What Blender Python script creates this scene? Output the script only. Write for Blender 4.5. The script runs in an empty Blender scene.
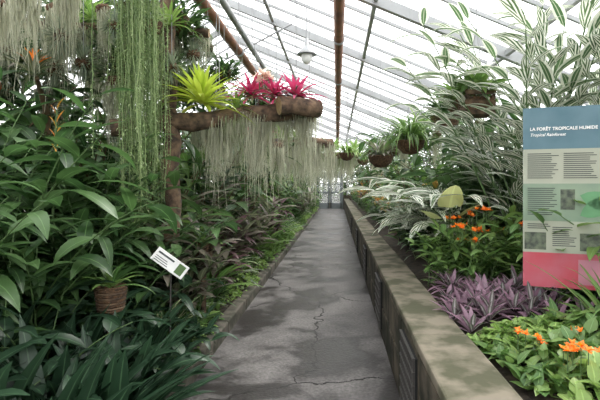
import bpy, math, numpy as np
from mathutils import Vector
rng=np.random.default_rng(11)
R=lambda a,b,n=None: rng.uniform(a,b,n)
D=bpy.data; SC=bpy.context.scene
SC.view_settings.view_transform='Standard'
SC.view_settings.look='None'
pi=math.pi

# ------------------------------------------------------------ materials
def newmat(name):
    m=D.materials.new(name); m.use_nodes=True
    nt=m.node_tree; nt.nodes.clear()
    return m,nt,nt.nodes,nt.links
def simple(name,col,rough=.6,metal=0,noise=None,scale=8,bump=0,spec=.5,lo=.35,hi=.65):
    m,nt,N,L=newmat(name)
    o=N.new('ShaderNodeOutputMaterial'); p=N.new('ShaderNodeBsdfPrincipled')
    p.inputs['Roughness'].default_value=rough; p.inputs['Metallic'].default_value=metal
    p.inputs['Specular IOR Level'].default_value=spec
    L.new(p.outputs[0],o.inputs[0])
    c2=noise or tuple(c*.8 for c in col)
    tc=N.new('ShaderNodeTexCoord'); n=N.new('ShaderNodeTexNoise'); n.inputs['Scale'].default_value=scale; n.inputs['Detail'].default_value=7
    L.new(tc.outputs['Object'],n.inputs['Vector'])
    r=N.new('ShaderNodeValToRGB'); r.color_ramp.elements[0].position=lo; r.color_ramp.elements[1].position=hi
    r.color_ramp.elements[0].color=(*c2,1); r.color_ramp.elements[1].color=(*col,1)
    L.new(n.outputs['Fac'],r.inputs[0]); L.new(r.outputs[0],p.inputs['Base Color'])
    if bump:
        b=N.new('ShaderNodeBump'); b.inputs['Strength'].default_value=bump; b.inputs['Distance'].default_value=.02
        L.new(n.outputs['Fac'],b.inputs['Height']); L.new(b.outputs[0],p.inputs['Normal'])
    return m
def math_(N,L,op,a,b=None):
    n=N.new('ShaderNodeMath'); n.operation=op
    for i,v in enumerate((a,b)):
        if v is None: continue
        if isinstance(v,(int,float)): n.inputs[i].default_value=v
        else: L.new(v,n.inputs[i])
    return n.outputs[0]
def mute(c,k=.10):
    g=.3*c[0]+.6*c[1]+.1*c[2]; return tuple(x*(1-k)+g*k for x in c)
def leafmat(name,c1,c2,rib=None,ribw=.05,stripe=None,stripeamt=.5,rough=.42,trans=.3,back=None,tip=None,freq=9,edge=None,edgew=.30,mu=.10):
    c1=mute(c1,mu); c2=mute(c2,mu)
    m,nt,N,L=newmat(name)
    o=N.new('ShaderNodeOutputMaterial'); p=N.new('ShaderNodeBsdfPrincipled')
    g=N.new('ShaderNodeNewGeometry'); uv=N.new('ShaderNodeUVMap'); sep=N.new('ShaderNodeSeparateXYZ')
    L.new(uv.outputs[0],sep.inputs[0])
    mx=N.new('ShaderNodeMix'); mx.data_type='RGBA'
    mx.inputs[6].default_value=(*c1,1); mx.inputs[7].default_value=(*c2,1)
    L.new(g.outputs['Random Per Island'],mx.inputs[0])
    col=mx.outputs[2]
    def mix(fac,a,c):
        x=N.new('ShaderNodeMix'); x.data_type='RGBA'; L.new(fac,x.inputs[0]); L.new(a,x.inputs[6]); x.inputs[7].default_value=(*c,1); return x.outputs[2]
    du=math_(N,L,'ABSOLUTE',math_(N,L,'SUBTRACT',sep.outputs[0],.5))
    if tip:
        col=mix(math_(N,L,'POWER',sep.outputs[1],2.0),col,tip)
    if stripe:
        nz=N.new('ShaderNodeTexNoise'); nz.inputs['Scale'].default_value=1.2; L.new(uv.outputs[0],nz.inputs['Vector'])
        ph=math_(N,L,'MULTIPLY',g.outputs['Random Per Island'],7.3)
        s=math_(N,L,'SUBTRACT',math_(N,L,'MULTIPLY',sep.outputs[1],freq),math_(N,L,'MULTIPLY',du,freq*1.6))
        s=math_(N,L,'ADD',s,ph); s=math_(N,L,'FRACT',math_(N,L,'ADD',s,math_(N,L,'MULTIPLY',nz.outputs[0],1.5)))
        col=mix(math_(N,L,'LESS_THAN',s,stripeamt),col,stripe)
    if edge:
        col=mix(math_(N,L,'GREATER_THAN',du,edgew),col,edge)
    if rib:
        col=mix(math_(N,L,'LESS_THAN',du,ribw),col,rib)
    if back:
        col=mix(g.outputs['Backfacing'],col,back)
    p.inputs['Roughness'].default_value=rough; p.inputs['Specular IOR Level'].default_value=.45
    L.new(col,p.inputs['Base Color'])
    t=N.new('ShaderNodeBsdfTranslucent'); 
    hs=N.new('ShaderNodeHueSaturation'); hs.inputs['Value'].default_value=1.5; hs.inputs['Saturation'].default_value=1.05; L.new(col,hs.inputs['Color']); L.new(hs.outputs[0],t.inputs[0])
    ms=N.new('ShaderNodeMixShader'); ms.inputs[0].default_value=trans
    L.new(p.outputs[0],ms.inputs[1]); L.new(t.outputs[0],ms.inputs[2]); L.new(ms.outputs[0],o.inputs[0])
    return m

M={}
M['dark']=leafmat('leaf_dark_green',(.022,.062,.018),(.072,.15,.040),rib=(.12,.22,.08),ribw=.03,rough=.38)
M['blue']=leafmat('leaf_blue_green',(.014,.038,.020),(.033,.078,.038),rib=(.08,.15,.08),ribw=.04,rough=.35)
M['mid']=leafmat('leaf_mid_green',(.06,.15,.03),(.17,.28,.06),rib=(.2,.34,.12),ribw=.03)
M['light']=leafmat('leaf_light_green',(.14,.27,.05),(.27,.40,.09),rib=(.35,.5,.15))
M['lime']=leafmat('leaf_lime',(.36,.47,.05),(.56,.62,.12),tip=(.34,.46,.08),trans=.35,mu=0)
M['yellow']=leafmat('leaf_pale_yellow',(.62,.66,.28),(.7,.72,.36),rib=(.75,.8,.4),trans=.4,mu=0)
M['grey']=leafmat('leaf_grey_green',(.17,.23,.15),(.35,.40,.28),rough=.6)
M['purple']=leafmat('leaf_purple',(.11,.14,.10),(.18,.18,.16),edge=(.25,.19,.21),edgew=.38,rib=(.56,.55,.54),ribw=.15,back=(.19,.11,.15),trans=.06,mu=0)
M['bronze']=leafmat('leaf_bronze_green',(.065,.11,.05),(.22,.24,.13),rib=(.32,.36,.22),ribw=.08,back=(.15,.13,.10),trans=.2)
M['wine']=leafmat('leaf_wine_dark',(.05,.06,.035),(.13,.11,.08),rib=(.22,.17,.14),ribw=.07,back=(.12,.06,.07),trans=.2)
M['red']=leafmat('leaf_crimson',(.38,.02,.09),(.60,.08,.18),tip=(.5,.12,.22),trans=.35,mu=0)
M['orangeleaf']=leafmat('leaf_croton',(.42,.15,.04),(.50,.36,.06),rib=(.6,.45,.1),trans=.3)
M['varieg']=leafmat('leaf_variegated',(.04,.10,.03),(.10,.18,.06),stripe=(.82,.82,.74),stripeamt=.50,freq=2.4,trans=.25)
M['varieg2']=leafmat('leaf_white_striped',(.06,.14,.05),(.12,.22,.09),edge=(.79,.80,.71),edgew=.26,rib=(.5,.55,.4),ribw=.04,trans=.25)
M['cream']=leafmat('leaf_cream_centre',(.05,.14,.04),(.1,.2,.06),rib=(.62,.64,.4),ribw=.16,trans=.25)
M['moss']=leafmat('spanish_moss',(.32,.33,.24),(.58,.58,.45),rough=.85,trans=.3,mu=0)
M['moss2']=leafmat('green_moss_strands',(.20,.26,.12),(.40,.44,.25),rough=.8,trans=.3)
M['string']=leafmat('string_plant',(.13,.22,.07),(.33,.42,.18),rough=.5,trans=.3)
M['petal']=leafmat('petal_orange',(.85,.20,.02),(.95,.36,.07),rough=.5,trans=.35,mu=0)
M['petaly']=leafmat('petal_yellow',(.75,.45,.05),(.8,.25,.05),rough=.5,trans=.3)
M['petalw']=leafmat('petal_pink_white',(.8,.6,.52),(.9,.84,.75),rough=.5,trans=.3)
M['stem']=simple('stem_green',(.09,.16,.05),.6,scale=20)
M['cane']=simple('cane_brown',(.16,.11,.06),.7,scale=20)
M['bark']=simple('bark',(.20,.13,.08),.9,noise=(.05,.035,.025),scale=14,bump=.9)
M['cut']=simple('cut_wood',(.42,.30,.17),.8,noise=(.28,.18,.1),scale=30)
M['coir']=simple('coir_basket',(.16,.09,.045),.95,noise=(.05,.03,.02),scale=40,bump=1)
M['soil']=simple('soil',(.05,.035,.022),.95,noise=(.018,.014,.01),scale=12,bump=.8)
M['frame']=simple('frame_aluminium',(.42,.43,.44),.5,metal=0,scale=3)
M['frame_dark']=simple('frame_grey_steel',(.27,.28,.29),.5,scale=3)
M['rust']=simple('rusty_pipe',(.30,.125,.06),.6,noise=(.18,.075,.04),scale=5)
M['galv']=simple('galvanised_pipe',(.36,.37,.38),.4,scale=6)
M['white']=simple('white_paint',(.8,.8,.78),.5,scale=3)
M['dgrid']=simple('vent_iron',(.07,.065,.06),.6,scale=20)
M['dshade']=simple('vent_painted_shade',(.012,.012,.012),.9)
M['ink']=simple('ink_dark',(.05,.06,.06),.7)
M['inkw']=simple('ink_white',(.9,.9,.88),.6,noise=(.86,.86,.84))

# glass
m,nt,N,L=newmat('greenhouse_glass')
o=N.new('ShaderNodeOutputMaterial'); tr=N.new('ShaderNodeBsdfTransparent'); gl=N.new('ShaderNodeBsdfGlossy'); tl=N.new('ShaderNodeBsdfTranslucent')
tr.inputs[0].default_value=(.97,.98,.97,1); gl.inputs['Roughness'].default_value=.1; tl.inputs[0].default_value=(.95,.97,.97,1)
a=N.new('ShaderNodeMixShader'); b=N.new('ShaderNodeMixShader'); a.inputs[0].default_value=.15; b.inputs[0].default_value=.04
L.new(tr.outputs[0],a.inputs[1]); L.new(tl.outputs[0],a.inputs[2]); L.new(a.outputs[0],b.inputs[1]); L.new(gl.outputs[0],b.inputs[2]); L.new(b.outputs[0],o.inputs[0])
M['glass']=m

# concrete path : worn, damp patches, cracks
m,nt,N,L=newmat('worn_concrete')
o=N.new('ShaderNodeOutputMaterial'); p=N.new('ShaderNodeBsdfPrincipled'); L.new(p.outputs[0],o.inputs[0])
p.inputs['Specular IOR Level'].default_value=.35
tc=N.new('ShaderNodeTexCoord')
n1=N.new('ShaderNodeTexNoise'); n1.inputs['Scale'].default_value=1.3; n1.inputs['Detail'].default_value=10; n1.inputs['Roughness'].default_value=.62; n1.inputs['Distortion'].default_value=.4
n2=N.new('ShaderNodeTexNoise'); n2.inputs['Scale'].default_value=38; n2.inputs['Detail'].default_value=5
n3=N.new('ShaderNodeTexNoise'); n3.inputs['Scale'].default_value=2.5; n3.inputs['Detail'].default_value=5
for n in (n1,n2,n3): L.new(tc.outputs['Object'],n.inputs['Vector'])
r=N.new('ShaderNodeValToRGB'); e=r.color_ramp.elements
e[0].position=.45; e[0].color=(.034,.030,.029,1); e[1].position=.60; e[1].color=(.165,.155,.150,1); x=e.new(.51); x.color=(.100,.092,.090,1)
L.new(n1.outputs['Fac'],r.inputs[0])
mm=N.new('ShaderNodeMix'); mm.data_type='RGBA'; mm.blend_type='OVERLAY'; mm.inputs[0].default_value=.7
L.new(r.outputs[0],mm.inputs[6]); L.new(n2.outputs['Fac'],mm.inputs[7])
mp=N.new('ShaderNodeVectorMath'); mp.operation='MULTIPLY_ADD'; L.new(n3.outputs['Color'],mp.inputs[0]); mp.inputs[1].default_value=(.5,.5,.5); L.new(tc.outputs['Object'],mp.inputs[2])
vo=N.new('ShaderNodeTexVoronoi'); vo.feature='DISTANCE_TO_EDGE'; vo.inputs['Scale'].default_value=.45; L.new(mp.outputs[0],vo.inputs['Vector'])
lt=math_(N,L,'LESS_THAN',vo.outputs[0],.0045)
mk=math_(N,L,'GREATER_THAN',n3.outputs['Fac'],.38)
ck=math_(N,L,'MULTIPLY',lt,mk)
mc=N.new('ShaderNodeMix'); mc.data_type='RGBA'; L.new(ck,mc.inputs[0]); L.new(mm.outputs[2],mc.inputs[6]); mc.inputs[7].default_value=(.015,.013,.012,1)
L.new(mc.outputs[2],p.inputs['Base Color'])
rr=N.new('ShaderNodeMapRange'); rr.inputs[1].default_value=.42; rr.inputs[2].default_value=.6; rr.inputs[3].default_value=.38; rr.inputs[4].default_value=.75
L.new(n1.outputs['Fac'],rr.inputs[0]); L.new(rr.outputs[0],p.inputs['Roughness'])
bp=N.new('ShaderNodeBump'); bp.inputs['Strength'].default_value=.3; bp.inputs['Distance'].default_value=.01; L.new(n2.outputs['Fac'],bp.inputs['Height']); L.new(bp.outputs[0],p.inputs['Normal'])
M['path']=m
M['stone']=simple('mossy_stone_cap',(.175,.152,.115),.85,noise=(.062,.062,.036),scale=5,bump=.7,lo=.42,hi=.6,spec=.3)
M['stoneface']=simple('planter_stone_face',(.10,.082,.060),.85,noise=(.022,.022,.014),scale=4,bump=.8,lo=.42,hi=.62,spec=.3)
M['curb']=simple('curb_stone',(.12,.105,.085),.9,noise=(.045,.045,.03),scale=6,bump=.6,lo=.42,hi=.6)

# ------------------------------------------------------------ mesh builder
def prof(kind,t):
    if kind=='lance': return np.sin(pi*np.clip(t,0,1)**.75)**.9*.98+.02
    if kind=='ovate': return np.sin(pi*np.clip(t,0,1)**.6)**.75*.98+.02
    if kind=='strap': return np.minimum(1,(1-t)*2.2)**.8*(.7+.3*np.minimum(1,t*4))+.01
    if kind=='line': return 1-.6*t
    if kind=='heart': return np.clip(np.sin(pi*np.clip(t*.93+.07,0,1)**.45),0,1)**.6+.01
class MB:
    def __init__(s): s.v=[];s.f=[];s.u=[];s.m=[];s.n=0;s.mats=[]
    def mi(s,k):
        if k not in s.mats: s.mats.append(k)
        return s.mats.index(k)
    def raw(s,v,f,u,mat):
        v=np.asarray(v,float).reshape(-1,3); f=np.asarray(f,int).reshape(-1,4)
        s.v.append(v); s.f.append(f+s.n); s.u.append(np.asarray(u,float).reshape(-1,2)); s.m.append(np.full(len(f),s.mi(mat))); s.n+=len(v)
    def leaves(s,base,az,el,L,W,droop=.6,fold=.25,ns=5,kind='lance',mat='mid',roll=0,wig=0,pw=1.2):
        base=np.asarray(base,float).reshape(-1,3); n=len(base)
        bc=lambda a: np.broadcast_to(np.asarray(a,float),(n,)).copy()
        az,el,L,W,droop,fold,roll=map(bc,(az,el,L,W,droop,fold,roll))
        t=np.linspace(0,1,ns+1)
        E=el[:,None]-droop[:,None]*(t[None,:]**pw)
        A=az[:,None]+np.zeros_like(E)
        if wig: A=A+np.cumsum(rng.normal(0,wig,(n,ns+1)),1); E=E+np.cumsum(rng.normal(0,wig*.3,(n,ns+1)),1)*.5
        d=np.stack([np.cos(E)*np.cos(A),np.cos(E)*np.sin(A),np.sin(E)],-1)
        P=np.zeros((n,ns+1,3)); P[:,0]=base
        st=d[:,:-1]*(L/ns)[:,None,None]; P[:,1:]=base[:,None]+np.cumsum(st,1)
        S=np.stack([-np.sin(az),np.cos(az),np.zeros(n)],-1)[:,None,:]+np.zeros_like(P)
        Nn=np.cross(d,S)
        if np.any(roll):
            c=np.cos(roll)[:,None,None]; q=np.sin(roll)[:,None,None]; S,Nn=S*c+Nn*q, Nn*c-S*q
        w=(W[:,None]*.5*prof(kind,t)[None,:])[:,:,None]
        cf=np.cos(fold)[:,None,None]; sf=np.sin(fold)[:,None,None]
        V=np.stack([P-S*w*cf+Nn*w*sf,P,P+S*w*cf+Nn*w*sf],2)
        U=np.zeros((n,ns+1,3,2)); U[:,:,:,0]=np.array([0,.5,1]); U[:,:,:,1]=t[None,:,None]
        k=np.arange(n)[:,None,None]*(ns+1)*3; i=np.arange(ns)[None,:,None]*3; j=np.arange(2)[None,None,:]
        a=k+i+j
        s.raw(V,np.stack([a,a+1,a+4,a+3],-1),U,mat)
    def tube(s,pts,rad,mat,k=6,cap=True):
        pts=np.asarray(pts,float); n=len(pts); rad=np.broadcast_to(rad,(n,))
        T=np.gradient(pts,axis=0); T/=np.linalg.norm(T,axis=1)[:,None]+1e-9
        ref=np.array([0,0,1.]) if abs(T[:,2]).mean()<.8 else np.array([1.,0,0])
        A=np.cross(T,ref); A/=np.linalg.norm(A,axis=1)[:,None]+1e-9; B=np.cross(T,A)
        th=np.arange(k)*2*pi/k
        V=pts[:,None]+rad[:,None,None]*(np.cos(th)[None,:,None]*A[:,None]+np.sin(th)[None,:,None]*B[:,None])
        i=np.arange(n-1)[:,None]*k; j=np.arange(k)[None]; j2=(j+1)%k
        U=np.zeros((n,k,2)); U[:,:,0]=j/k; U[:,:,1]=np.arange(n)[:,None]
        s.raw(V,np.stack([i+j,i+j2,i+k+j2,i+k+j],-1),U,mat)
        if cap:
            for e in (0,n-1):
                c=pts[e]; vv=np.vstack([V[e],[c]]); 
                f=[[q,(q+1)%k,(q+2)%k,k] for q in range(0,k,2)]
                s.raw(vv,f,np.zeros((k+1,2)),s.capmat if getattr(s,'capmat',None) else mat)
    def box(s,lo,hi,mat):
        x0,y0,z0=lo;x1,y1,z1=hi
        v=[(x0,y0,z0),(x1,y0,z0),(x1,y1,z0),(x0,y1,z0),(x0,y0,z1),(x1,y0,z1),(x1,y1,z1),(x0,y1,z1)]
        f=[(0,3,2,1),(4,5,6,7),(0,1,5,4),(1,2,6,5),(2,3,7,6),(3,0,4,7)]
        s.raw(v,f,np.zeros((8,2)),mat)
    def blob(s,c,r,mat,amp=.15,nu=14,nv=9):
        u=np.arange(nu)*2*pi/nu; v=np.linspace(.02,pi-.02,nv)
        rr=1+rng.uniform(-amp,amp,(nv,nu))
        V=np.stack([np.sin(v)[:,None]*np.cos(u)[None]*rr*r[0]+c[0],np.sin(v)[:,None]*np.sin(u)[None]*rr*r[1]+c[1],np.cos(v)[:,None]*rr*r[2]+c[2]],-1)
        i=np.arange(nv-1)[:,None]*nu; j=np.arange(nu)[None]; j2=(j+1)%nu
        s.raw(V,np.stack([i+j,i+nu+j,i+nu+j2,i+j2],-1),np.zeros((nu*nv,2)),mat)
    def lathe(s,c,profile,mat,k=20):
        th=np.arange(k)*2*pi/k; pr=np.array(profile)
        V=np.stack([c[0]+pr[:,0][:,None]*np.cos(th),c[1]+pr[:,0][:,None]*np.sin(th),c[2]+pr[:,1][:,None]+0*th],-1)
        i=np.arange(len(pr)-1)[:,None]*k; j=np.arange(k)[None]; j2=(j+1)%k
        s.raw(V,np.stack([i+j,i+j2,i+k+j2,i+k+j],-1),np.zeros((len(pr)*k,2)),mat)
    def mesh(s,name):
        v=np.vstack(s.v); f=np.vstack(s.f); u=np.vstack(s.u)
        me=D.meshes.new(name); me.from_pydata(v.tolist(),[],f.tolist())
        uv=me.uv_layers.new(name='UVMap'); uv.data.foreach_set('uv',u[f.ravel()].ravel())
        for k in s.mats: me.materials.append(M[k])
        me.polygons.foreach_set('material_index',np.concatenate(s.m))
        me.polygons.foreach_set('use_smooth',np.full(len(f),s.smooth if hasattr(s,'smooth') else True))
        me.update(); return me
def obj(name,me,loc=(0,0,0),rz=0,sc=1,parent=None,rot=None):
    if isinstance(me,MB): me=me.mesh(name)
    o=D.objects.new(name,me); SC.collection.objects.link(o); o.location=loc
    o.rotation_euler=rot if rot else (0,0,rz)
    o.scale=(sc,sc,sc) if not hasattr(sc,'__len__') else sc
    if parent: o.parent=parent
    return o
def flat(): b=MB(); b.smooth=False; return b
def U2(n): return R(0,2*pi,n)

# ------------------------------------------------------------ plant generators (origin at base)
def rosette(b,n,L,W,mat,c=(0,0,0),el=(.3,1.4),droop=1.1,kind='strap',ns=7,fold=.3):
    az=np.arange(n)*2.399+R(-.2,.2,n); e=np.linspace(el[0],el[1],n)+R(-.1,.1,n)
    l=L*np.linspace(1,.65,n)*R(.85,1.12,n)
    base=np.array(c)+np.stack([np.cos(az)*.02,np.sin(az)*.02,np.linspace(0,.04,n)],-1)
    b.leaves(base,az,e,l,W*R(.85,1.1,n),droop*R(.7,1.2,n),fold,ns,kind,mat)
def stempts(base,az,el,L,droop,n):
    t=np.linspace(0,1,n+1); E=el-droop*t**1.5
    d=np.stack([np.cos(E)*math.cos(az),np.cos(E)*math.sin(az),np.sin(E)],-1)
    P=np.zeros((n+1,3)); P[0]=base; P[1:]=P[0]+np.cumsum(d[:-1]*L/n,0); return P,E
def shrub(b,nst,H,spread,leafL,leafW,mat,nleaf=12,droop=.7,kind='lance',el=(1.0,1.5),stem='stem',sdroop=.5,start=.2,lel=(.1,.9),sr=.008,az_rng=None):
    for k in range(nst):
        a=R(0,2*pi) if az_rng is None else R(*az_rng)
        r0=spread*math.sqrt(R(0,1)); b0=(r0*math.cos(R(0,6.28)),r0*math.sin(R(0,6.28)),0)
        P,E=stempts(b0,a,R(*el),H*R(.65,1.1),R(.3,1)*sdroop*1.6,10)
        b.tube(P,np.linspace(sr,sr*.4,11),stem,5,cap=False)
        t=np.linspace(start,1,nleaf)*10; i=np.minimum(t.astype(int),9); fr=t-i
        base=P[i]*(1-fr)[:,None]+P[i+1]*fr[:,None]
        la=np.arange(nleaf)*2.4+R(0,6)+R(-.3,.3,nleaf)
        b.leaves(base,la,R(*lel,nleaf),leafL*R(.7,1.15,nleaf),leafW*R(.8,1.15,nleaf),droop*R(.6,1.3,nleaf),.22,5,kind,mat,roll=R(-.3,.3,nleaf))
def clump(b,n,L,W,mat,spread=.12,el=(.7,1.4),droop=.7,kind='lance'):
    az=U2(n); r=spread*np.sqrt(R(0,1,n)); base=np.stack([r*np.cos(az),r*np.sin(az),0*r],-1)
    b.leaves(base,az+R(-.5,.5,n),R(*el,n),L*R(.65,1.1,n),W*R(.8,1.15,n),droop*R(.5,1.4,n),.28,7,kind,mat,roll=R(-.25,.25,n))
def cover(b,n,rx,ry,h,L,W,mat,kind='ovate'):
    x=R(-1,1,n);y=R(-1,1,n); z=h*(1-np.minimum(1,x**2+y**2)*.7)*R(.3,1,n)
    b.leaves(np.stack([x*rx,y*ry,z],-1),U2(n),R(-.1,1.1,n),L*R(.6,1.2,n),W*R(.7,1.2,n),.6,.2,4,kind,mat)
    k=max(6,n//12); idx=rng.integers(0,n,k)
    for i in idx: b.tube([(x[i]*rx*.8,y[i]*ry*.8,0),(x[i]*rx,y[i]*ry,z[i])],.004,'stem',4,cap=False)
def mass(b,n,c,r,L,W,mat,kind='lance',ns=4,droop=.7):
    p=rng.normal(0,1,(n,3)); p/=np.linalg.norm(p,axis=1)[:,None]; rad=R(.55,1,n)[:,None]
    q=np.array(c)+p*rad*np.array(r); az=np.arctan2(p[:,1],p[:,0])+R(-.7,.7,n)
    b.leaves(q,az,R(-.3,.9,n),L*R(.6,1.2,n),W*R(.7,1.2,n),droop,.2,ns,kind,mat,roll=R(-.4,.4,n))
def mossbed(b,clumps,per,pts,L,mat='moss',w=.006,spread=.05):
    pts=np.asarray(pts,float)
    for c in range(clumps):
        i=rng.integers(0,len(pts)-1); f=R(0,1); c0=pts[i]*(1-f)+pts[i+1]*f+np.array([0,R(-.09,.09),-.02])
        hl=L*R(.3,1.15); n=int(per*R(.5,1.4)); sp=spread*R(.5,1.4)
        off=rng.normal(0,1,(n,3))*np.array([sp,sp,.02]); rr=np.linalg.norm(off[:,:2],axis=1)/(2*sp)
        l=hl*np.clip(1.1-rr,.25,1.1)*R(.6,1.1,n)
        b.leaves(c0+off,U2(n),-pi/2+R(-.12,.12,n),l,w*R(.6,1.4,n),0,.4,9,'line',mat,wig=.4)
def flowers(b,c,n,r,mat='petal',size=.04,stemlen=.12):
    c=np.asarray(c,float)
    for k in range(n):
        p=c+rng.normal(0,1,3)*np.array([r,r,r*.4]); q=p+np.array([0,0,-stemlen])
        b.tube([q,p],.003,'stem',4,cap=False)
        m=9; az=np.arange(m)*2.4
        b.leaves(np.tile(p,(m,1)),az,R(.0,1.2,m),size*R(.7,1.2,m),size*.65,.5,.15,3,'ovate',mat)

# ============================================================ BUILDING
RX,RZ=-3.2,5.8
EX,EZ=4.3,2.75
LX,LZ=-7.6,3.2
Y0,Y1=-2.5,30.0
def roofz(x): return RZ+(x-RX)*(EZ-RZ)/(EX-RX) if x>RX else RZ+(RX-x)*(LZ-RZ)/(RX-LX)
b=flat(); b.box((-1.13,Y0,-.12),(.46,Y1+3,0),'path'); obj('floor',b)
b=flat(); b.box((-60,-40,-.5),(60,90,-.125),'soil'); obj('outside_ground',b)

def clip_blocks(x0,x1,z0,z1,matc,ln,y0,y1,gap=.012):
    b=flat(); y=y0
    while y<y1:
        l=ln*R(.92,1.08); b.box((x0+R(-.004,.004),y,z0),(x1+R(-.006,.006),min(y+l-gap,y1),z1+R(-.003,.003)),matc); y+=l
    return b
pw=D.objects.new('stone_planter_wall',None); SC.collection.objects.link(pw)
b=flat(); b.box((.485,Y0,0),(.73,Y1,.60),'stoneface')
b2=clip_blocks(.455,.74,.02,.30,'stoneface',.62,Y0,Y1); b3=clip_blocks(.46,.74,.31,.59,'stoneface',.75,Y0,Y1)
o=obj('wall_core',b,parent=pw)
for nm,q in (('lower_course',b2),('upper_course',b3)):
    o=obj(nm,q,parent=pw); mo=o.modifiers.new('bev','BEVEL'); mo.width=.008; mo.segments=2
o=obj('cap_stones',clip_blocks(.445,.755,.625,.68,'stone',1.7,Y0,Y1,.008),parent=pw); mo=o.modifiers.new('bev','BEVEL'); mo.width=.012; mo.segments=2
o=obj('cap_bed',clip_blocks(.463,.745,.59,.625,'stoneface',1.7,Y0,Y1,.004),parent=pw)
def vent(y):
    b=flat(); x=.448
    b.box((x-.004,y,.08),(x+.02,y+.55,.56),'dshade')  # solid near-black slab behind the bars: shade inside the vent put in as colour
    for k in range(12): b.box((x-.016,y+.01+k*.046,.08),(x-.004,y+.022+k*.046,.56),'dgrid')
    for k in range(7): b.box((x-.02,y,.08+k*.078),(x-.006,y+.55,.094+k*.078),'dgrid')
    return b
for y in (2.65,4.75,7.2,10.2,14): obj('iron_vent_grate',vent(y))
def bed(name,x0,x1,z,sid):
    nx,ny=14,90; X=np.linspace(x0,x1,nx); Y=np.linspace(Y0+.15,Y1-.15,ny)
    XX,YY=np.meshgrid(X,Y,indexing='ij'); dd=np.abs(XX-sid)
    ZZ=z+np.minimum(dd*.12,.35)+rng.uniform(-.03,.03,XX.shape)*(dd>.05)
    i,j=np.meshgrid(np.arange(nx-1),np.arange(ny-1),indexing='ij'); a=i*ny+j
    b=MB(); b.raw(np.stack([XX,YY,ZZ],-1),np.stack([a,a+ny,a+ny+1,a+1],-1),np.zeros((nx*ny,2)),'soil')
    return obj(name,b)
bed('soil_bed',.76,EX-.15,.56,.76); bed('soil_bed',LX+.15,-1.28,.10,-1.28)
o=obj('stone_curb',clip_blocks(-1.27,-1.13,-.05,.13,'curb',.9,Y0,Y1,.01)); mo=o.modifiers.new('bev','BEVEL'); mo.width=.02; mo.segments=3

def sidewall(name,x,zt):
    b=flat(); b.box((x-.1,Y0,-.1),(x+.1,Y1,.9),'stoneface'); b.box((x-.05,Y0,zt-.08),(x+.05,Y1,zt+.05),'frame')
    b.box((x-.004,Y0,.9),(x+.004,Y1,zt-.06),'glass')
    y=Y0
    while y<Y1: b.box((x-.03,y-.02,.9),(x+.03,y+.02,zt),'frame'); y+=.8
    obj(name,b)
sidewall('wall_right',EX,EZ); sidewall('wall_left',LX,LZ)
def endwall(name,y,door):
    b=flat(); gz=roofz
    segs=[(LX,-1.32),(.40,EX)] if door else [(LX,EX)]
    for s0,s1 in segs: b.box((s0,y-.1,-.1),(s1,y+.1,.9),'stoneface')
    for x in np.arange(LX,EX,.75):
        if door and -1.35<x<.4: continue
        b.box((x-.03,y-.03,.9),(x+.03,y+.03,gz(x)),'frame')
    for z in (2.35,3.4,4.3):
        L_=[q for q in np.arange(LX,EX,.05) if gz(q)>z]; b.box((L_[0],y-.03,z-.04),(L_[-1],y+.03,z+.04),'frame')
    xg=np.linspace(LX,EX,30)
    for x0,x1 in zip(xg[:-1],xg[1:]):
        zb=2.35 if (door and x1>-1.35 and x0<.4) else .9
        b.raw([(x0,y,zb),(x1,y,zb),(x1,y,gz(x1)),(x0,y,gz(x0))],[[0,1,2,3]],np.zeros((4,2)),'glass')
    obj(name,b)
endwall('wall_far',Y1,True); endwall('wall_near',Y0,False)
dr=D.objects.new('door_1',None); SC.collection.objects.link(dr)
M['doorp']=simple('door_grey_paint',(.26,.29,.30),.5,scale=3)
b=flat()
b.box((-1.32,29.92,0),(-1.24,30.08,2.35),'doorp'); b.box((.32,29.92,0),(.40,30.08,2.35),'doorp'); b.box((-1.32,29.92,2.2),(.4,30.08,2.35),'doorp'); obj('door_frame',b,parent=dr)
for k,(x0,x1) in enumerate(((-1.23,-.47),(-.45,.31))):
    b=flat()
    for (a0,a1,z0,z1) in ((x0,x0+.11,.02,2.18),(x1-.11,x1,.02,2.18),(x0,x1,.02,.40),(x0,x1,2.06,2.18),(x0,x1,1.02,1.12),(x0,x1,1.58,1.63),((x0+x1)/2-.025,(x0+x1)/2+.025,1.1,2.1)):
        b.box((a0,29.96,z0),(a1,30.01,z1),'doorp')
    b.box((x0+.08,29.98,.3),(x1-.08,29.985,2.1),'glass')
    xh=x1-.05 if k==0 else x0+.05; b.box((xh-.012,29.9,.95),(xh+.012,29.96,1.2),'galv')
    obj('door_leaf_%d'%(k+1),b,parent=dr)
b=MB(); 
for hx in np.arange(-8,6,.8): mass(b,240,(hx,34,1.3),(.9,.8,1.5),.45,.2,'dark'); mass(b,120,(hx+.4,33.6,.7),(.9,.7,.8),.45,.2,'mid')
obj('outdoor_hedge',b)

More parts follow.
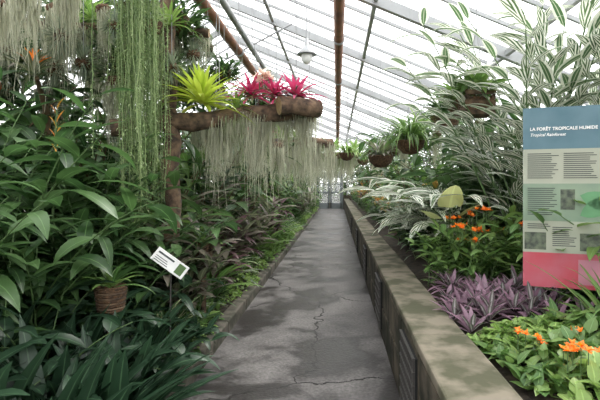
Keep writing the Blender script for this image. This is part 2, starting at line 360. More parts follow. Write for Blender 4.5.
def slope(name,xa,za,xb,zb):
    b=flat()
    b.raw([(xa,Y0,za+.03),(xb,Y0,zb+.03),(xb,Y1,zb+.03),(xa,Y1,za+.03)],[[0,1,2,3]],np.zeros((4,2)),'glass')
    def bar(y,w,h,mat):
        v=[];
        for (x,z) in ((xa,za),(xb,zb)):
            for yy,dz in ((y-w/2,0),(y+w/2,0),(y+w/2,-h),(y-w/2,-h)): v.append((x,yy,z+dz))
        b.raw(v,[(0,1,5,4),(1,2,6,5),(2,3,7,6),(3,0,4,7),(0,3,2,1),(4,5,6,7)],np.zeros((8,2)),mat)
    y=Y0+.2; k=0
    while y<=Y1: 
        if k%4==0: bar(y,.10,.16,'frame')
        else: bar(y,.04,.05,'frame')
        y+=.75; k+=1
    for f in (.0,.25,.5,.75,.985):
        x=xa+(xb-xa)*f; z=za+(zb-za)*f
        b.box((x-.03,Y0,z-.12),(x+.03,Y1,z-.04),'frame')
    return obj(name,b)
slope('ceiling',RX,RZ,EX,EZ); slope('ceiling',RX,RZ,LX,LZ)
b=MB()
for y in (3.4,9.4,15.4,21.4):
    b.tube([(-.9,y,4.80),(-2.2,y,4.1),(-5.2,y,4.45)],.018,'galv',6)
    b.tube([(-2.2,y,4.1),(-2.2,y,roofz(-2.2))],.012,'galv',6)
obj('roof_tie_rods',b)
def pipe(name,x,z,r,mat):
    b=MB(); b.tube([(x,y,z) for y in np.linspace(Y0+.2,Y1-.2,12)],r,mat,12)
    for y in np.arange(1.5,Y1,3.1):
        b.tube([(x,y,z),(x,y,roofz(x)-.1)],.01,'galv',5); b.tube([(x,y-.03,z),(x,y+.03,z)],r*1.25,'galv',12)
    obj(name,b)
pipe('overhead_heating_pipe',.03,3.95,.075,'rust')
pipe('overhead_heating_pipe',-1.62,3.75,.065,'rust')
pipe('overhead_water_pipe',-1.40,3.80,.045,'galv')

b=MB(); c=(-.52,8,3.72)
b.lathe(c,[(0,.34),(.03,.34),(.035,.22),(.06,.2),(.16,.08),(.17,.06),(.1,.06)],'galv',20)
b.lathe(c,[(.09,.08),(.1,.02),(.085,-.04),(.04,-.09),(0,-.1)],'inkw',16)
b.tube([(-.52,8,4.04),(-.52,8,4.6)],.012,'galv',6)
obj('pendant_lamp',b)

# ============================================================ LEFT BED
def sh_a():
    b=MB(); shrub(b,22,1.8,.4,.36,.095,'dark',nleaf=17,droop=.9,el=(1.0,1.5),sdroop=.6,start=.08,lel=(-.3,.8)); return b.mesh('leafy_shrub')
S=[sh_a(),sh_a()]
for i,(x,y,s) in enumerate([(-2.2,2.75,.98),(-2.65,3.15,1.1),(-2.1,3.5,.9),(-2.7,4.0,1.15),(-2.4,2.2,.85),(-3.3,3.6,1.2),(-3.2,4.6,1.3),(-2.25,4.3,.95),(-3.9,4.4,1.3)]):
    obj('leafy_shrub',S[i%2],(x,y,.12),rz=i*1.3,sc=s)
b=MB(); shrub(b,16,.8,.35,.32,.095,'blue',nleaf=12,el=(.7,1.4),sdroop=.7,start=.1,lel=(-.2,.8),droop=.9); me=b.mesh('low_shrub')
for i,(x,y,s) in enumerate([(-1.9,2.5,1),(-2.1,2.1,.9),(-1.85,3.2,1.0),(-1.85,3.75,1),(-2.4,2.6,1),(-1.55,3.9,.7)]): obj('low_shrub',me,(x,y,.12),rz=i*2.1,sc=s)
b=MB(); clump(b,60,.74,.115,'blue',.22,(.35,1.4),.55); me=b.mesh('cast_iron_plant')
for i,(x,y,s) in enumerate([(-1.36,2.65,.88),(-1.43,3.1,.80),(-1.5,3.55,.72),(-1.68,2.8,1.0),(-1.5,2.3,1.0),(-1.95,2.45,1.05)]): obj('cast_iron_plant',me,(x,y,.12),rz=i*1.7,sc=s)
b=MB(); clump(b,22,.5,.08,'cream',.08,(.5,1.4),.8); me=b.mesh('variegated_peace_lily')
for i,(x,y,z,s) in enumerate([(-1.55,4.1,.2,1.0),(-1.75,6.6,.3,1.4)]): obj('variegated_peace_lily',me,(x,y,z),rz=i,sc=s)
b=MB(); pr=[(.0,.0),(.07,.0),(.085,.05),(.095,.1),(.1,.16),(.11,.17),(.1,.18),(.08,.15)]
b.lathe((0,0,0),pr,'coir')
for k in range(9): b.lathe((0,0,k*.018),[(.08+.0025*k,0),(.092+.0025*k,.008),(.08+.0025*k,.016)],'bark' if k%2 else 'coir')
rosette(b,16,.3,.04,'mid',(0,0,.16)); bk=b.mesh('basket_bromeliad')
b=MB(); b.tube([(0,0,0),(0,0,.6)],.03,'bark',7); st=b.mesh('basket_post')
for (x,y,z) in ((-1.60,3.3,.66),(-1.36,4.75,.80)):
    o=obj('basket_bromeliad',bk,(x,y,z)); obj('post',st,(0,0,-.6),parent=o)

b=MB(); n=58
for k in range(n):
    x=rng.normal(0,.10); y=rng.normal(0,.12); ln=R(.9,2.2); m=int(ln/.035)
    zz=-np.linspace(0,ln,m); X=x+np.cumsum(rng.normal(0,.004,m)); Y=y+np.cumsum(rng.normal(0,.004,m))
    P=np.stack([X,Y,zz],-1); b.tube(P[::4],.004,'string',4,cap=False)
    b.leaves(np.repeat(P,2,0),U2(2*m),R(-.9,.3,2*m),R(.03,.055,2*m),.014,.5,.1,2,'lance','string')
b.lathe((0,0,0),[(0,-.12),(.12,-.1),(.17,0),(.17,.02)],'coir'); mass(b,120,(0,0,.08),(.2,.2,.12),.14,.03,'string')
b.tube([(0,0,0),(0,0,1.4)],.006,'galv',4)
sm=b.mesh('string_cactus')
obj('string_cactus',sm,(-1.74,4.05,3.35)); obj('string_cactus',sm,(-1.80,4.5,3.1),rz=2,sc=(.7,.7,.85)); obj('string_cactus',sm,(-2.05,4.6,3.3),rz=4,sc=(.7,.7,.5))

def wob(P0,P1,n,amp):
    P0=np.array(P0,float);P1=np.array(P1,float); t=np.linspace(0,1,n)[:,None]; return P0+(P1-P0)*t+rng.normal(0,amp,(n,3))
b=MB(); b.capmat='cut'; P=wob((-1.70,4.95,.1),(-1.80,4.95,3.6),12,.02); b.tube(P,np.linspace(.10,.07,12)*R(.9,1.1,12),'bark',10); obj('tree_trunk',b)
b=MB(); b.capmat='cut'; P1=wob((-2.3,4.75,2.12),(-.28,5.4,2.42),12,.018); b.tube(P1,np.linspace(.09,.10,12)*R(.9,1.12,12),'bark',12)
for x in (-1.3,-.45): b.tube([(x,5.15,2.35),(x,5.15,roofz(x)-.1)],.005,'galv',4)
obj('hanging_log',b)
b=MB(); b.capmat='cut'; b.tube(wob((-.62,5.02,2.42),(-.20,5.25,2.40),4,.01),.10,'bark',12); obj('log_slab',b)
LOGS=[]
for (a0,a1,ws) in (((-2.6,8.2,2.3),(-.1,8.8,2.35),(-2.2,-.5)),((-2.6,11,2.45),(-.3,11.3,2.5),(-2.2,-.6)),((-2.2,13,2.4),(.6,13.4,2.4),(-1.7,.3)),((-2.4,17,2.55),(.9,17.4,2.5),(-1.9,.5)),((-2.4,22,2.7),(1.0,22.3,2.7),(-1.9,.5))):
    b=MB(); b.capmat='cut'; PP=wob(a0,a1,12,.02); b.tube(PP,.1*R(.9,1.1,12),'bark',10)
    ym=(a0[1]+a1[1])/2
    for x in ws: b.tube([(x,ym,a0[2]),(x,ym,roofz(x)-.1)],.008,'galv',4)
    obj('hanging_log',b); LOGS.append(PP)
b=MB(); b.capmat='cut'; P4=wob((-4.4,4.9,3.25),(-1.5,5.3,3.3),12,.02); b.tube(P4,.055,'bark',8)
for x in (-3.9,-1.9): b.tube([(x,5.1,3.25),(x,5.1,roofz(x)-.1)],.006,'galv',4)
obj('hanging_log',b)
b=MB(); mossbed(b,30,54,P1[5:],.95,'moss',.008,.04); mossbed(b,10,34,P1[5:],.7,'moss2',.009,.05); obj('spanish_moss',b)
for q,(PP,ww) in enumerate(zip(LOGS,(.011,.013,.014,.017,.02))):
    b=MB(); mossbed(b,28,42,PP[2:],1.1,'moss',ww,.05+.01*q); mossbed(b,10,30,PP[2:],.9,'moss2',ww,.06+.01*q); obj('spanish_moss',b)
b=MB(); mossbed(b,30,52,P4,1.0,'moss',.010,.05); mossbed(b,8,30,P4,.6,'moss2',.01,.05); obj('spanish_moss',b)
b=MB(); mossbed(b,5,60,[(-.06,0,0),(.06,0,0)],.85,'moss',.009,.04); b.blob((0,0,.02),(.1,.1,.07),'coir'); b.tube([(0,0,0),(0,0,1.25)],.004,'galv',4,cap=False); hk=b.mesh('moss_hank')
for i,(x,y,z,s) in enumerate([(-2.75,4.6,3.25,1.0),(-2.35,4.7,3.3,.8),(-3.6,5,3.2,1.1),(-1.45,5.6,2.25,1.0),(-2.05,5.3,3.1,.9),(-1.15,6.6,2.2,1.0),(-.95,7.4,2.15,1),(-.6,10.5,2.3,1),(-1.2,11,2.3,1.1),(1.6,7.5,2.35,.8),(1.3,9,2.3,.9),(-3.1,6,3.1,1.2),(-1.9,6.5,2.4,1.1),(-2.5,4.3,3.35,1.0),(-3.1,4.4,3.3,1.0),(-1.5,7.0,2.6,.9),(-.9,12.2,2.5,1.0),(1.9,6.2,2.35,.8),(-2.3,4.9,2.6,1.1),(-1.55,6.0,2.75,1.1),(-1.3,7.8,2.9,1.2),(-1.5,9.6,3.0,1.3),(1.15,12.5,2.4,1.0),(1.2,15,2.4,1.1),(-3.4,5.6,2.7,1.2),(-2.6,3.9,3.15,.9),(-2.95,4.0,3.1,.9)]):
    obj('moss_hank',hk,(x,y,z),rz=i,sc=(s,s,s))
b=MB(); rosette(b,60,.56,.06,'lime',el=(.0,1.5),droop=.8); obj('lime_bromeliad',b,(-1.42,4.92,2.40))
b=MB(); rosette(b,26,.36,.045,'light',el=(.05,1.4),droop=1.0); lb=b.mesh('green_bromeliad')
for i,p in enumerate([(-1.1,5.1,2.38,.8),(-1.9,4.85,2.25,.9),(-.1,13.2,2.5,1.6),(-2.2,8.4,2.4,1.2),(-1.0,8.5,2.4,1.2),(.5,13.4,2.5,1.5),(-1.74,4.85,3.2,.9),(-2.2,5.6,2.9,1.2),(-2.6,4.95,3.3,1.0),(-1.0,11.2,2.6,1.3),(-.3,17.2,2.6,2.0),(.6,17.4,2.6,1.6),(-1.2,22,2.8,2.0)]): obj('green_bromeliad',lb,p[:3],rz=i,sc=p[3])
b=MB(); rosette(b,30,.40,.05,'red',el=(.0,1.45),droop=.9); rosette(b,12,.3,.05,'bronze',el=(.0,.6),droop=.8); rb=b.mesh('red_bromeliad')
for i,p in enumerate([(-.46,5.22,2.52,1.0),(-.95,5.2,2.52,.95),(-.68,5.1,2.52,.8),(-1.6,8.4,2.4,.9),(-1.6,11.1,2.6,1.0)]): obj('red_bromeliad',rb,p[:3],rz=i,sc=p[3])
b=MB(); flowers(b,(0,0,0),7,.05,'petalw',.09,.12); obj('pink_orchid',b,(-.80,5.05,2.70))
b=MB(); n=240; az=U2(n); b.leaves(np.zeros((n,3)),az,R(-1.5,1.5,n),R(.14,.26,n),.012,.5,.1,4,'lance','grey'); b.blob((0,0,0),(.07,.07,.07),'coir'); b.tube([(0,0,0),(0,0,1.2)],.004,'galv',4,cap=False); tb=b.mesh('air_plant')
for i,p in enumerate([(-1.9,5.3,3.15,1.1),(-1.55,5.6,3.2,.9),(-2.9,4.8,2.75,1.2),(-2.5,4.6,2.75,1.0),(-2.2,5,3.4,1),(-1.2,5.9,2.2,.8),(-3.2,5.2,3.3,1.3),(-.95,5.6,2.05,.7),(-1.7,4.8,2.75,.9),(-1.0,6.8,3.1,.8),(-1.95,4.7,2.9,.9),(-1.6,5.2,3.0,1.0),(-2.1,4.4,3.05,.8),(-2.6,4.4,2.95,1.1),(-3.3,4.6,2.9,1.2)]): obj('air_plant',tb,p[:3],rz=i,sc=p[3])
b=MB(); b.blob((0,0,0),(.12,.12,.16),'coir'); mass(b,160,(0,0,0),(.22,.22,.26),.26,.05,'dark'); mass(b,50,(0,0,-.05),(.2,.2,.2),.3,.03,'mid',droop=1.2); b.tube([(0,0,0),(0,0,1.1)],.005,'galv',4,cap=False); ep=b.mesh('hanging_epiphyte')
for i,p in enumerate([(-1.75,5.2,3.35,.9),(-2.4,5.2,2.9,1.1),(-3.5,4.7,2.9,1.2),(-3.0,5.4,3.4,1.2),(-1.9,6.4,2.9,1.1),(-4.2,5.5,3.0,1.4),(-1.3,7.6,2.9,.8),(-2.6,7,3.2,1.3),(-3.8,4.4,3.3,1.0),(-1.6,9.5,2.6,1.0),(-1.45,6.0,3.0,.7),(-1.8,12,3.0,1.3),(-1.7,14.5,3.0,1.4),(-2.3,5.8,3.6,1.3),(-3.4,6.2,3.7,1.5),(-4.4,6.5,3.5,1.4),(-2.0,5.6,3.3,1.1),(-1.8,5.6,2.7,1.0),(-4.6,5.0,3.3,1.2)]): obj('hanging_epiphyte',ep,p[:3],rz=i*1.7,sc=p[3])
b=MB(); rosette(b,22,.4,.05,'bronze'); rosette(b,12,.18,.03,'petal',(0,0,.10),el=(.6,1.5),droop=.4); ob=b.mesh('flowering_bromeliad')
obj('flowering_bromeliad',ob,(-2.80,4.3,2.55)); obj('flowering_bromeliad',ob,(-3.9,5.4,2.5),rz=2)
b=MB(); b.tube([(-3.1,5.0,.2),(-3.1,5.0,2.3),(-2.80,4.35,2.55)],[.04,.035,.02],'cane',8); obj('flower_support_branch',b)
b=MB(); clump(b,26,1.15,.17,'dark',.2,(.8,1.5),.9)
P=np.array([(0,0,.3),(.02,0,1.4),(.06,-.02,2.0)]); b.tube(P,[.012,.01,.008],'stem',5)
k=np.arange(8); b.leaves(np.stack([.06+0*k,-.02+0*k,1.65+k*.05],-1),np.where(k%2,0.2,3.3),1.15,.12,.03,.3,.6,4,'lance','petaly'); obj('lobster_claw_heliconia',b,(-2.3,3.75,.15))

def tall(mat,L,W,H,n,m2=None): 
    b=MB(); shrub(b,n,H,.5,L,W,mat,nleaf=22,droop=1.0,el=(1.1,1.55),sdroop=.5,stem='cane',sr=.014,lel=(-.5,.7),start=.06); return b.mesh('tall_tropical_shrub')
T1=tall('dark',.5,.14,2.8,18); T2=tall('mid',.42,.11,2.5,16)
for i,(x,y,s) in enumerate([(-4.3,5,1.05),(-5.3,6.5,1.05),(-3.4,6.2,1.15),(-4.6,7.6,1.1),(-3.0,7.6,1.15),(-5.8,4.4,.95),(-4.7,3.4,1.0),(-2.7,6.0,1.0),(-2.3,8.0,1.0),(-3.6,9.6,1.15),(-5.2,9.5,1.1),(-2.4,10,1.0),(-4.1,12,1.15),(-2.4,12.5,1.05),(-5.6,13,1.0),(-3.3,15,1.15),(-2.25,15,1.05),(-2.25,17.5,1.05),(-3.5,19,1.2),(-2.2,20.5,1.1),(-4.2,22,1.15),(-2.2,23.5,1.1),(-3.4,25.5,1.2),(-2.2,26,1.1),(-2.2,28,1.05),(-3.6,27.8,1.15),(-5.2,24,1.1)]):
    obj('tall_tropical_shrub',[T1,T2][i%3==1],(x,y,.2),rz=i*1.1,sc=s)
b=MB(); shrub(b,9,.95,.15,.40,.08,'bronze',nleaf=18,el=(1.0,1.5),sdroop=.5,start=.25,droop=.9,lel=(.1,1.0)); dr1=b.mesh('dracaena')
b=MB(); shrub(b,8,.8,.15,.38,.09,'wine',nleaf=16,el=(1.0,1.5),sdroop=.5,start=.2,droop=.9,lel=(.1,1.0)); dr2=b.mesh('cordyline')
b=MB(); clump(b,46,.75,.085,'mid',.12,(.6,1.45),1.0); c1=b.mesh('broadleaf_clump')
b=MB(); clump(b,50,.6,.05,'dark',.1,(.4,1.4),.9,'strap'); c2=b.mesh('strap_leaf_clump')
b=MB(); rosette(b,36,.5,.06,'grey',el=(.1,1.4)); c3=b.mesh('silver_bromeliad')
b=MB(); cover(b,420,.4,.45,.25,.07,.05,'light'); g1=b.mesh('ground_cover')
b=MB(); cover(b,380,.4,.45,.35,.11,.06,'mid'); g2=b.mesh('ground_cover')
b=MB(); shrub(b,18,1.0,.3,.26,.08,'mid',nleaf=14,el=(1.0,1.5),start=.1,lel=(-.2,.8)); rs=b.mesh('broadleaf_shrub')
b=MB(); shrub(b,18,1.0,.3,.30,.09,'dark',nleaf=14,el=(1.0,1.5),start=.1,lel=(-.2,.8)); rs2=b.mesh('broadleaf_shrub')
b=MB(); shrub(b,20,1.0,.3,.22,.07,'orangeleaf',nleaf=7,el=(1.0,1.5),start=.65,lel=(.1,1.0)); mass(b,240,(0,0,.44),(.34,.34,.35),.22,.06,'mid'); co=b.mesh('croton')
kinds=[('dracaena',dr1,1.0),('broadleaf_clump',c1,1.0),('strap_leaf_clump',c2,1.0),('silver_bromeliad',c3,.9),('broadleaf_shrub',rs,1),('broadleaf_shrub',rs2,1),('cordyline',dr2,1)]
for x,y,k,s in [(-1.9,4.5,5,.9),(-1.5,4.5,0,.85),(-1.6,5.0,3,1.0),(-1.7,4.75,0,.95),(-2.1,5.2,4,1.15),(-1.62,5.6,1,.95),(-1.55,5.9,6,1.1),(-1.75,6.3,0,1.2),(-2.2,6.4,5,1.4),(-1.55,6.8,3,1.3),(-1.65,7.4,0,1.3),(-2.2,7.5,1,1.5),(-1.6,8.0,6,1.3),(-1.75,8.8,4,1.2),(-2.1,9.2,0,1.5),(-1.6,9.6,1,1.0),(-1.45,5.3,2,.65)]:
    obj(kinds[k][0],kinds[k][1],(x,y,.2),rz=R(0,6),sc=s*kinds[k][2])
y=10.3
while y<28.6:
    for xx in (-1.65,-2.3):
        k=int(R(0,7)); obj(kinds[k][0],kinds[k][1],(xx+R(-.1,.1),y+R(-.3,.3),.2),rz=R(0,6),sc=R(.9,1.3) if xx>-2 else R(1.2,1.8))
    y+=.8
for y in np.arange(3.6,29,.75):
    obj('ground_cover',[g1,g2][int(R(0,1.7))],(-1.54+R(-.05,.03),y,.11),rz=R(-.3,.3),sc=R(.7,.9) if y<6 else R(.8,1.1)); 
obj('ground_cover',g2,(-1.6,4.2,.12),rz=.1,sc=.9); obj('ground_cover',g2,(-1.95,4.6,.14),rz=1,sc=1.3)

pl=D.objects.new('plant_label',None); SC.collection.objects.link(pl); pl.location=(-1.27,3.55,.955); pl.rotation_euler=(math.radians(68),math.radians(38),math.radians(12))
b=flat(); b.box((-.14,-.055,-.004),(.14,.055,.004),'white')
o=obj('plate',b,parent=pl); mo=o.modifiers.new('bev','BEVEL'); mo.width=.003
b=flat(); b.box((-.12,.018,.0042),(.02,.032,.005),'ink')
for k in range(3): b.box((-.12,-.04+k*.016,.0042),(.0-.01*k,-.035+k*.016,.005),'ink')
b.box((.06,-.04,.0042),(.12,.04,.005),'mid'); obj('print',b,parent=pl)
b=MB(); b.tube([(-1.27,3.57,.95),(-1.3,3.62,.1)],.006,'dgrid',6); obj('label_stake',b)

# ============================================================ RIGHT BED
b=MB()
for k in range(6): rosette(b,16,.28,.046,'purple',(rng.normal(0,.15),rng.normal(0,.15),R(.0,.10)),el=(.05,1.25),droop=.6,kind='lance',ns=6)
pt=b.mesh('purple_spiderwort')
for i,(x,y,s) in enumerate([(1.05,3.1,.85),(1.42,3.3,.95),(1.05,3.5,.95),(1.42,3.7,.95),(1.02,3.9,.8)]): obj('purple_spiderwort',pt,(x,y,.60),rz=i*1.9,sc=s)
b=MB(); cover(b,420,.36,.36,.24,.13,.07,'mid'); nb=b.mesh('flowering_bush')
b=MB(); 
for k in range(6): flowers(b,(R(-.24,.24),R(-.24,.24),R(.22,.34)),3,.028,'petal',.034,.14)
nf=b.mesh('orange_flowers')
b=MB(); cover(b,400,.34,.34,.22,.11,.06,'light'); nl=b.mesh('flowering_bush')
for i,(x,y,s,f) in enumerate([(1.14,2.35,.8,1),(1.12,2.75,.75,0),(1.5,2.7,1.0,0),(1.35,2.0,1,1),(1.75,2.4,1.1,0),(1.25,2.65,.8,0)]):
    o=obj('flowering_bush',nb if i%2==0 else nl,(x,y,.58),rz=i*2.2,sc=s)
    if f: obj('orange_flowers',nf,(0,0,0),parent=o)
b=MB(); shrub(b,18,.55,.22,.16,.05,'mid',nleaf=12,el=(.9,1.5),start=.1,lel=(-.1,.9)); cr=b.mesh('crossandra')
b=MB()
for k in range(6): flowers(b,(R(-.28,.28),R(-.28,.28),R(.42,.62)),4,.03,'petal',.033,.1)
cf=b.mesh('orange_flower_heads')
for i,(x,y,s,f) in enumerate([(1.25,4.1,1.0,1),(1.45,4.25,1.25,1),(1.1,4.5,1.0,0),(1.7,4.0,1.0,0),(1.02,4.3,.7,0)]):
    o=obj('crossandra',cr,(x,y,.62),rz=i*1.4,sc=s)
    if f: obj('orange_flower_heads',cf,(0,0,0),parent=o)
b=MB(); lp=((0,0,.45),(.14,.1,.36),(-.12,.1,.33))
b.leaves(lp,[-1.6,-.6,-2.6],[.9,.7,.6],[.34,.26,.24],[.25,.18,.18],.5,.12,7,'heart','yellow')
for q in lp: b.tube([(0,0,-.3),q],.006,'stem',5)
obj('yellow_caladium',b,(1.10,4.55,.88))
def ging(nst,H,azr,el=(1.05,1.5),sd=.55,LL=.44,m=13,mats=('varieg',),W=.095,st=.25):
    b=MB()
    for k in range(nst):
        a=R(*azr); b0=(rng.normal(0,.14),rng.normal(0,.14),0)
        P,E=stempts(b0,a,R(*el),H*R(.75,1.05),R(.5,1)*sd*1.5,14)
        b.tube(P,np.linspace(.012,.005,15),'stem',6,cap=False)
        t=np.linspace(st,1,m)*14; i=np.minimum(t.astype(int),13); fr=(t-i)[:,None]
        base=P[i]*(1-fr)+P[i+1]*fr; la=a+np.where(np.arange(m)%2,1,-1)*R(.45,1.15,m)
        b.leaves(base,la,E[i]*.5+R(-.2,.2,m),LL*R(.75,1.1,m),W*R(.85,1.1,m),.7,.2,8,'lance',mats[k%len(mats)],roll=R(-.4,.4,m))
    return b.mesh('variegated_ginger')
G1=ging(6,2.4,(2.2,4.0),sd=.35,mats=('varieg','varieg2')); G2=ging(9,2.4,(0.,6.28),el=(1.3,1.53),sd=.18,mats=('varieg','varieg2'),st=.3,m=15); G3=ging(7,1.4,(2.6,4.2),el=(.9,1.3),sd=.95,m=11,mats=('varieg2','varieg'),LL=.5,W=.09)
G4=ging(7,2.65,(2.4,4.0),el=(1.25,1.48),sd=.34,mats=('varieg','varieg2'),st=.45,m=14)
for me,x,y,s in ((G1,2.15,4.7,1.0),(G2,2.2,4.3,1.0),(G1,2.5,5.2,1.0),(G3,1.6,5.2,1.0),(G3,1.45,5.9,1.05),(G2,2.6,4.7,.95),(G4,1.95,4.75,1.0),(G4,2.3,4.1,1.0),(G2,1.85,4.5,1.05),(G2,2.35,3.85,1.0)):
    obj('variegated_ginger',me,(x,y,.65),rz=R(-.3,.3),sc=s)
b=MB(); rosette(b,40,.66,.045,'varieg2',el=(.3,1.4),droop=1.5); sp=b.mesh('spider_plant')
for i,(x,y,z,s) in enumerate([(1.05,5.6,1.10,1.0),(1.02,6.6,.95,1.0),(1.3,6.0,1.2,1.1)]): 
    o=obj('spider_plant',sp,(x,y,z),rz=i,sc=s)
for i,(x,y,s) in enumerate([(2.1,3.9,1.0),(1.6,5.6,1.0),(1.2,5.9,.6),(2.4,3.3,1.1),(2.7,3.9,1.2),(2.3,5.9,1.4),(1.5,6.8,1.2),(1.25,7.2,.8),(2.4,7.5,1.4),(2.0,3.5,.9),(2.7,2.9,1.1),(2.0,5.5,1.6),(2.6,5.5,1.6),(2.9,4.6,1.4)]): obj('broadleaf_shrub',rs2 if (i%3 or i>10) else rs,(x,y,.62),rz=i,sc=s)
kr=[('croton',co),('strap_leaf_clump',c2),('broadleaf_shrub',rs),('silver_bromeliad',c3),('green_bromeliad',lb),('broadleaf_shrub',rs2),('broadleaf_clump',c1),('cordyline',dr2)]
y=7.6; ii=0
while y<28.6:
    for xx in (1.25,1.8):
        k=[2,0,7,5,4,2,0,6,1,3,5][ii%11]; ii+=1
        obj(kr[k][0],kr[k][1],(xx+R(-.06,.06),y+R(-.2,.2),.62),rz=R(0,6),sc=R(.65,.85) if xx<1.3 else R(1.0,1.4))
    y+=.7
for i,(x,y,s) in enumerate([(2.4,6.3,.75),(2.1,8.3,.8),(2.5,9.6,.72),(1.85,10.5,.75),(2.4,12,.75),(1.85,13.5,.85),(2.3,15,.8),(1.85,17,.9),(2.3,19,.8),(1.85,21,.9),(2.3,23,.8),(1.85,25,.95),(2.3,26.8,.8),(1.85,28.0,.95)]): obj('tall_tropical_shrub',[T2,T1][i%2],(x,y,.6),rz=i,sc=s)
def basket(n,L,W,mat,r=.2,droop=2.0,kind='strap',hang=1.5):
    b=MB(); b.lathe((0,0,0),[(0,-r*.9),(r*.5,-r*.8),(r*.9,-r*.4),(r,0),(r*1.05,.01),(r*.95,.02),(0,.03)],'coir')
    for k in range(3): a=k*2.09; b.tube([(r*math.cos(a),r*math.sin(a),0),(0,0,.6)],.004,'galv',4,cap=False)
    b.tube([(0,0,.6),(0,0,hang)],.005,'galv',4,cap=False)
    az=U2(n); b.leaves(np.stack([np.cos(az)*r*.3,np.sin(az)*r*.3,0*az+.02],-1),az,R(.3,1.4,n),L*R(.6,1.15,n),W,droop*R(.7,1.2,n),.2,8,kind,mat); return b
for x,y,z,a in ((1.02,6.5,2.15,(190,.62,.026,'mid',.2,2.1)),(1.45,5.4,2.50,(70,.40,.08,'mid',.18,1.3,'lance')),(.25,12,2.35,(110,.5,.03,'light')),(1.1,9.3,2.3,(110,.5,.03,'dark')),(.78,8.3,2.05,(60,.42,.06,'bronze',.22,1.3)),(.9,11,2.35,(110,.55,.03,'mid')),(1.5,8.6,2.5,(110,.6,.03,'light')),(1.6,6.9,2.55,(90,.5,.05,'dark',.22,1.6)),(.9,16,2.4,(110,.6,.03,'mid')),(-1.0,17,2.5,(110,.6,.03,'mid')),(-.9,21,2.5,(110,.7,.03,'light')),(.8,21,2.5,(110,.7,.03,'dark')),(-.2,25,2.9,(110,.8,.04,'dark')),(-1.3,26,2.7,(110,.8,.04,'mid')),(.6,27,2.7,(110,.8,.04,'mid'))):
    obj('hanging_fern_basket',basket(*a,hang=roofz(x)-z-.1),(x,y,z))
b=flat()
for k in range(5):
    z=k*.05
    if k%2: 
        for s_ in (-.13,.13): b.box((s_-.013,-.15,z),(s_+.013,.15,z+.045),'bark')
    else:
        for s_ in (-.13,.13): b.box((-.15,s_-.013,z),(.15,s_+.013,z+.045),'bark')
b.box((-.12,-.12,0),(.12,.12,.18),'coir'); mass(b,60,(0,0,.26),(.12,.12,.07),.26,.07,'mid')
for s_ in (-.12,.12):
    for t_ in (-.12,.12): b.tube([(s_,t_,.22),(0,0,.9)],.004,'galv',4,cap=False)
b.tube([(0,0,.9),(0,0,1.35)],.005,'galv',4,cap=False)
obj('slatted_wood_basket',b,(1.42,4.75,2.25))

# information sign
sg=D.objects.new('information_sign',None); SC.collection.objects.link(sg)
sg.location=(1.315,3.3,.84); sg.rotation_euler=(0,0,math.radians(-20))
SW,SH=.72,1.25
M['s_blue']=simple('sign_blue',(.11,.20,.24),.45,noise=(.06,.14,.18),scale=3)
M['s_beige']=simple('sign_beige',(.38,.39,.31),.5,noise=(.32,.35,.27),scale=3)
M['s_green']=simple('sign_green',(.24,.31,.22),.5,noise=(.17,.25,.18),scale=4)
M['s_red']=simple('sign_red',(.44,.04,.06),.45,noise=(.44,.12,.16),scale=3)
M['s_pink']=simple('sign_pink',(.48,.20,.26),.45,scale=3)
M['s_photo']=simple('sign_photo',(.14,.17,.11),.5,noise=(.04,.05,.04),scale=25)
M['s_leaf']=simple('sign_leaf_green',(.12,.30,.14),.5,scale=6)
b=flat(); b.box((0,0,0),(SW,.025,SH),'frame_dark'); o=obj('panel',b,parent=sg)
b=flat()
def patch(x0,x1,z0,z1,mat,d=.001): b.box((x0,-.001-d,z0),(x1,-.0002,z1),mat)
patch(0,SW,.96,SH,'s_blue'); patch(0,SW,.72,.96,'s_beige'); patch(0,SW,.46,.72,'s_green'); patch(0,SW,.24,.46,'s_beige'); patch(0,SW,0,.24,'s_red')
patch(.01,.15,.26,.38,'s_photo',.002); patch(.35,SW,.03,.2,'s_pink',.002); patch(.24,.33,.54,.68,'s_photo',.002); patch(.36,.5,.26,.38,'s_photo',.002)
for c0,c1,z0,z1 in ((.03,.23,.755,.93),(.26,.47,.755,.93),(.50,.69,.755,.93),(.03,.22,.50,.69),(.03,.20,.40,.44),(.19,.34,.28,.42)):
    z=z1
    while z>z0: patch(c0,c1-R(0,.05),z-.005,z,'ink',.003); z-=.014
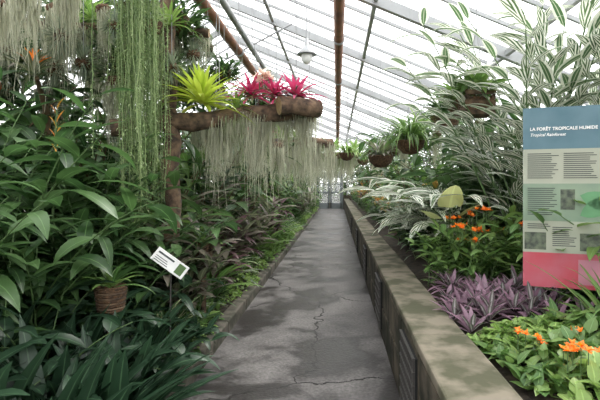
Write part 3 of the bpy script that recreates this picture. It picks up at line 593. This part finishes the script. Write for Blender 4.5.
def leafshape(cx,cz,L_,W_,ang,mat):
    t=np.linspace(0,1,9); w=np.sin(pi*t**.8)*W_/2; ca,sa=math.cos(ang),math.sin(ang); v=[]
    for tt,ww in zip(t,w):
        for sg_ in (-1,1):
            x=tt*L_; z=sg_*ww; v.append((cx+x*ca-z*sa,-.0045,cz+x*sa+z*ca))
    b.raw(v,[(2*i,2*i+2,2*i+3,2*i+1) for i in range(8)],np.zeros((18,2)),mat)
leafshape(.36,.50,.30,.12,.5,'s_leaf'); leafshape(.36,.64,.30,.12,-.3,'s_leaf'); leafshape(.56,1.13,.16,.06,.7,'s_leaf')
obj('print',b,parent=sg)
def text(s,x,z,size,mat,shear=0,bold=0):
    c=D.curves.new(s[:8],'FONT'); c.body=s; c.size=size; c.shear=shear; c.offset=bold; c.extrude=.0005; c.materials.append(M[mat])
    o=D.objects.new('lettering',c); SC.collection.objects.link(o); o.parent=sg; o.location=(x,-.006,z); o.rotation_euler=(pi/2,0,0); return o
text('LA FORÊT TROPICALE HUMIDE',.045,1.09,.0305,'inkw',bold=.0007)
text('Tropical Rainforest',.045,1.05,.029,'inkw',shear=.3,bold=.0004)
b=flat(); b.box((.08,.025,-.84+.5),(.12,.06,SH-.1),'frame_dark'); b.box((.6,.025,-.84+.5),(.64,.06,SH-.1),'frame_dark'); obj('posts',b,parent=sg)
b=MB(); clump(b,26,.66,.035,'mid',.06,(.8,1.5),1.0,'lance'); obj('grassy_clump',b,(1.68,2.75,.62))

# ============================================================ LIGHT
w=D.worlds.new('overcast_sky'); SC.world=w; w.use_nodes=True; nt=w.node_tree; bg=nt.nodes['Background']
bg.inputs[0].default_value=(.985,.985,1,1); bg.inputs[1].default_value=3.15
s=D.lights.new('sun','SUN'); s.energy=3.8; s.angle=math.radians(22); s.color=(1,.97,.91)
so=D.objects.new('sun',s); SC.collection.objects.link(so); so.rotation_euler=(math.radians(-24),math.radians(22),0)

# ============================================================ CAMERA
cam=D.cameras.new('camera'); cam.lens=28; cam.sensor_width=36; cam.shift_x=-37/600; cam.shift_y=-15/600
co_=D.objects.new('camera',cam); SC.collection.objects.link(co_); co_.location=(0,0,1.55); co_.rotation_euler=(pi/2,0,0)
SC.camera=co_
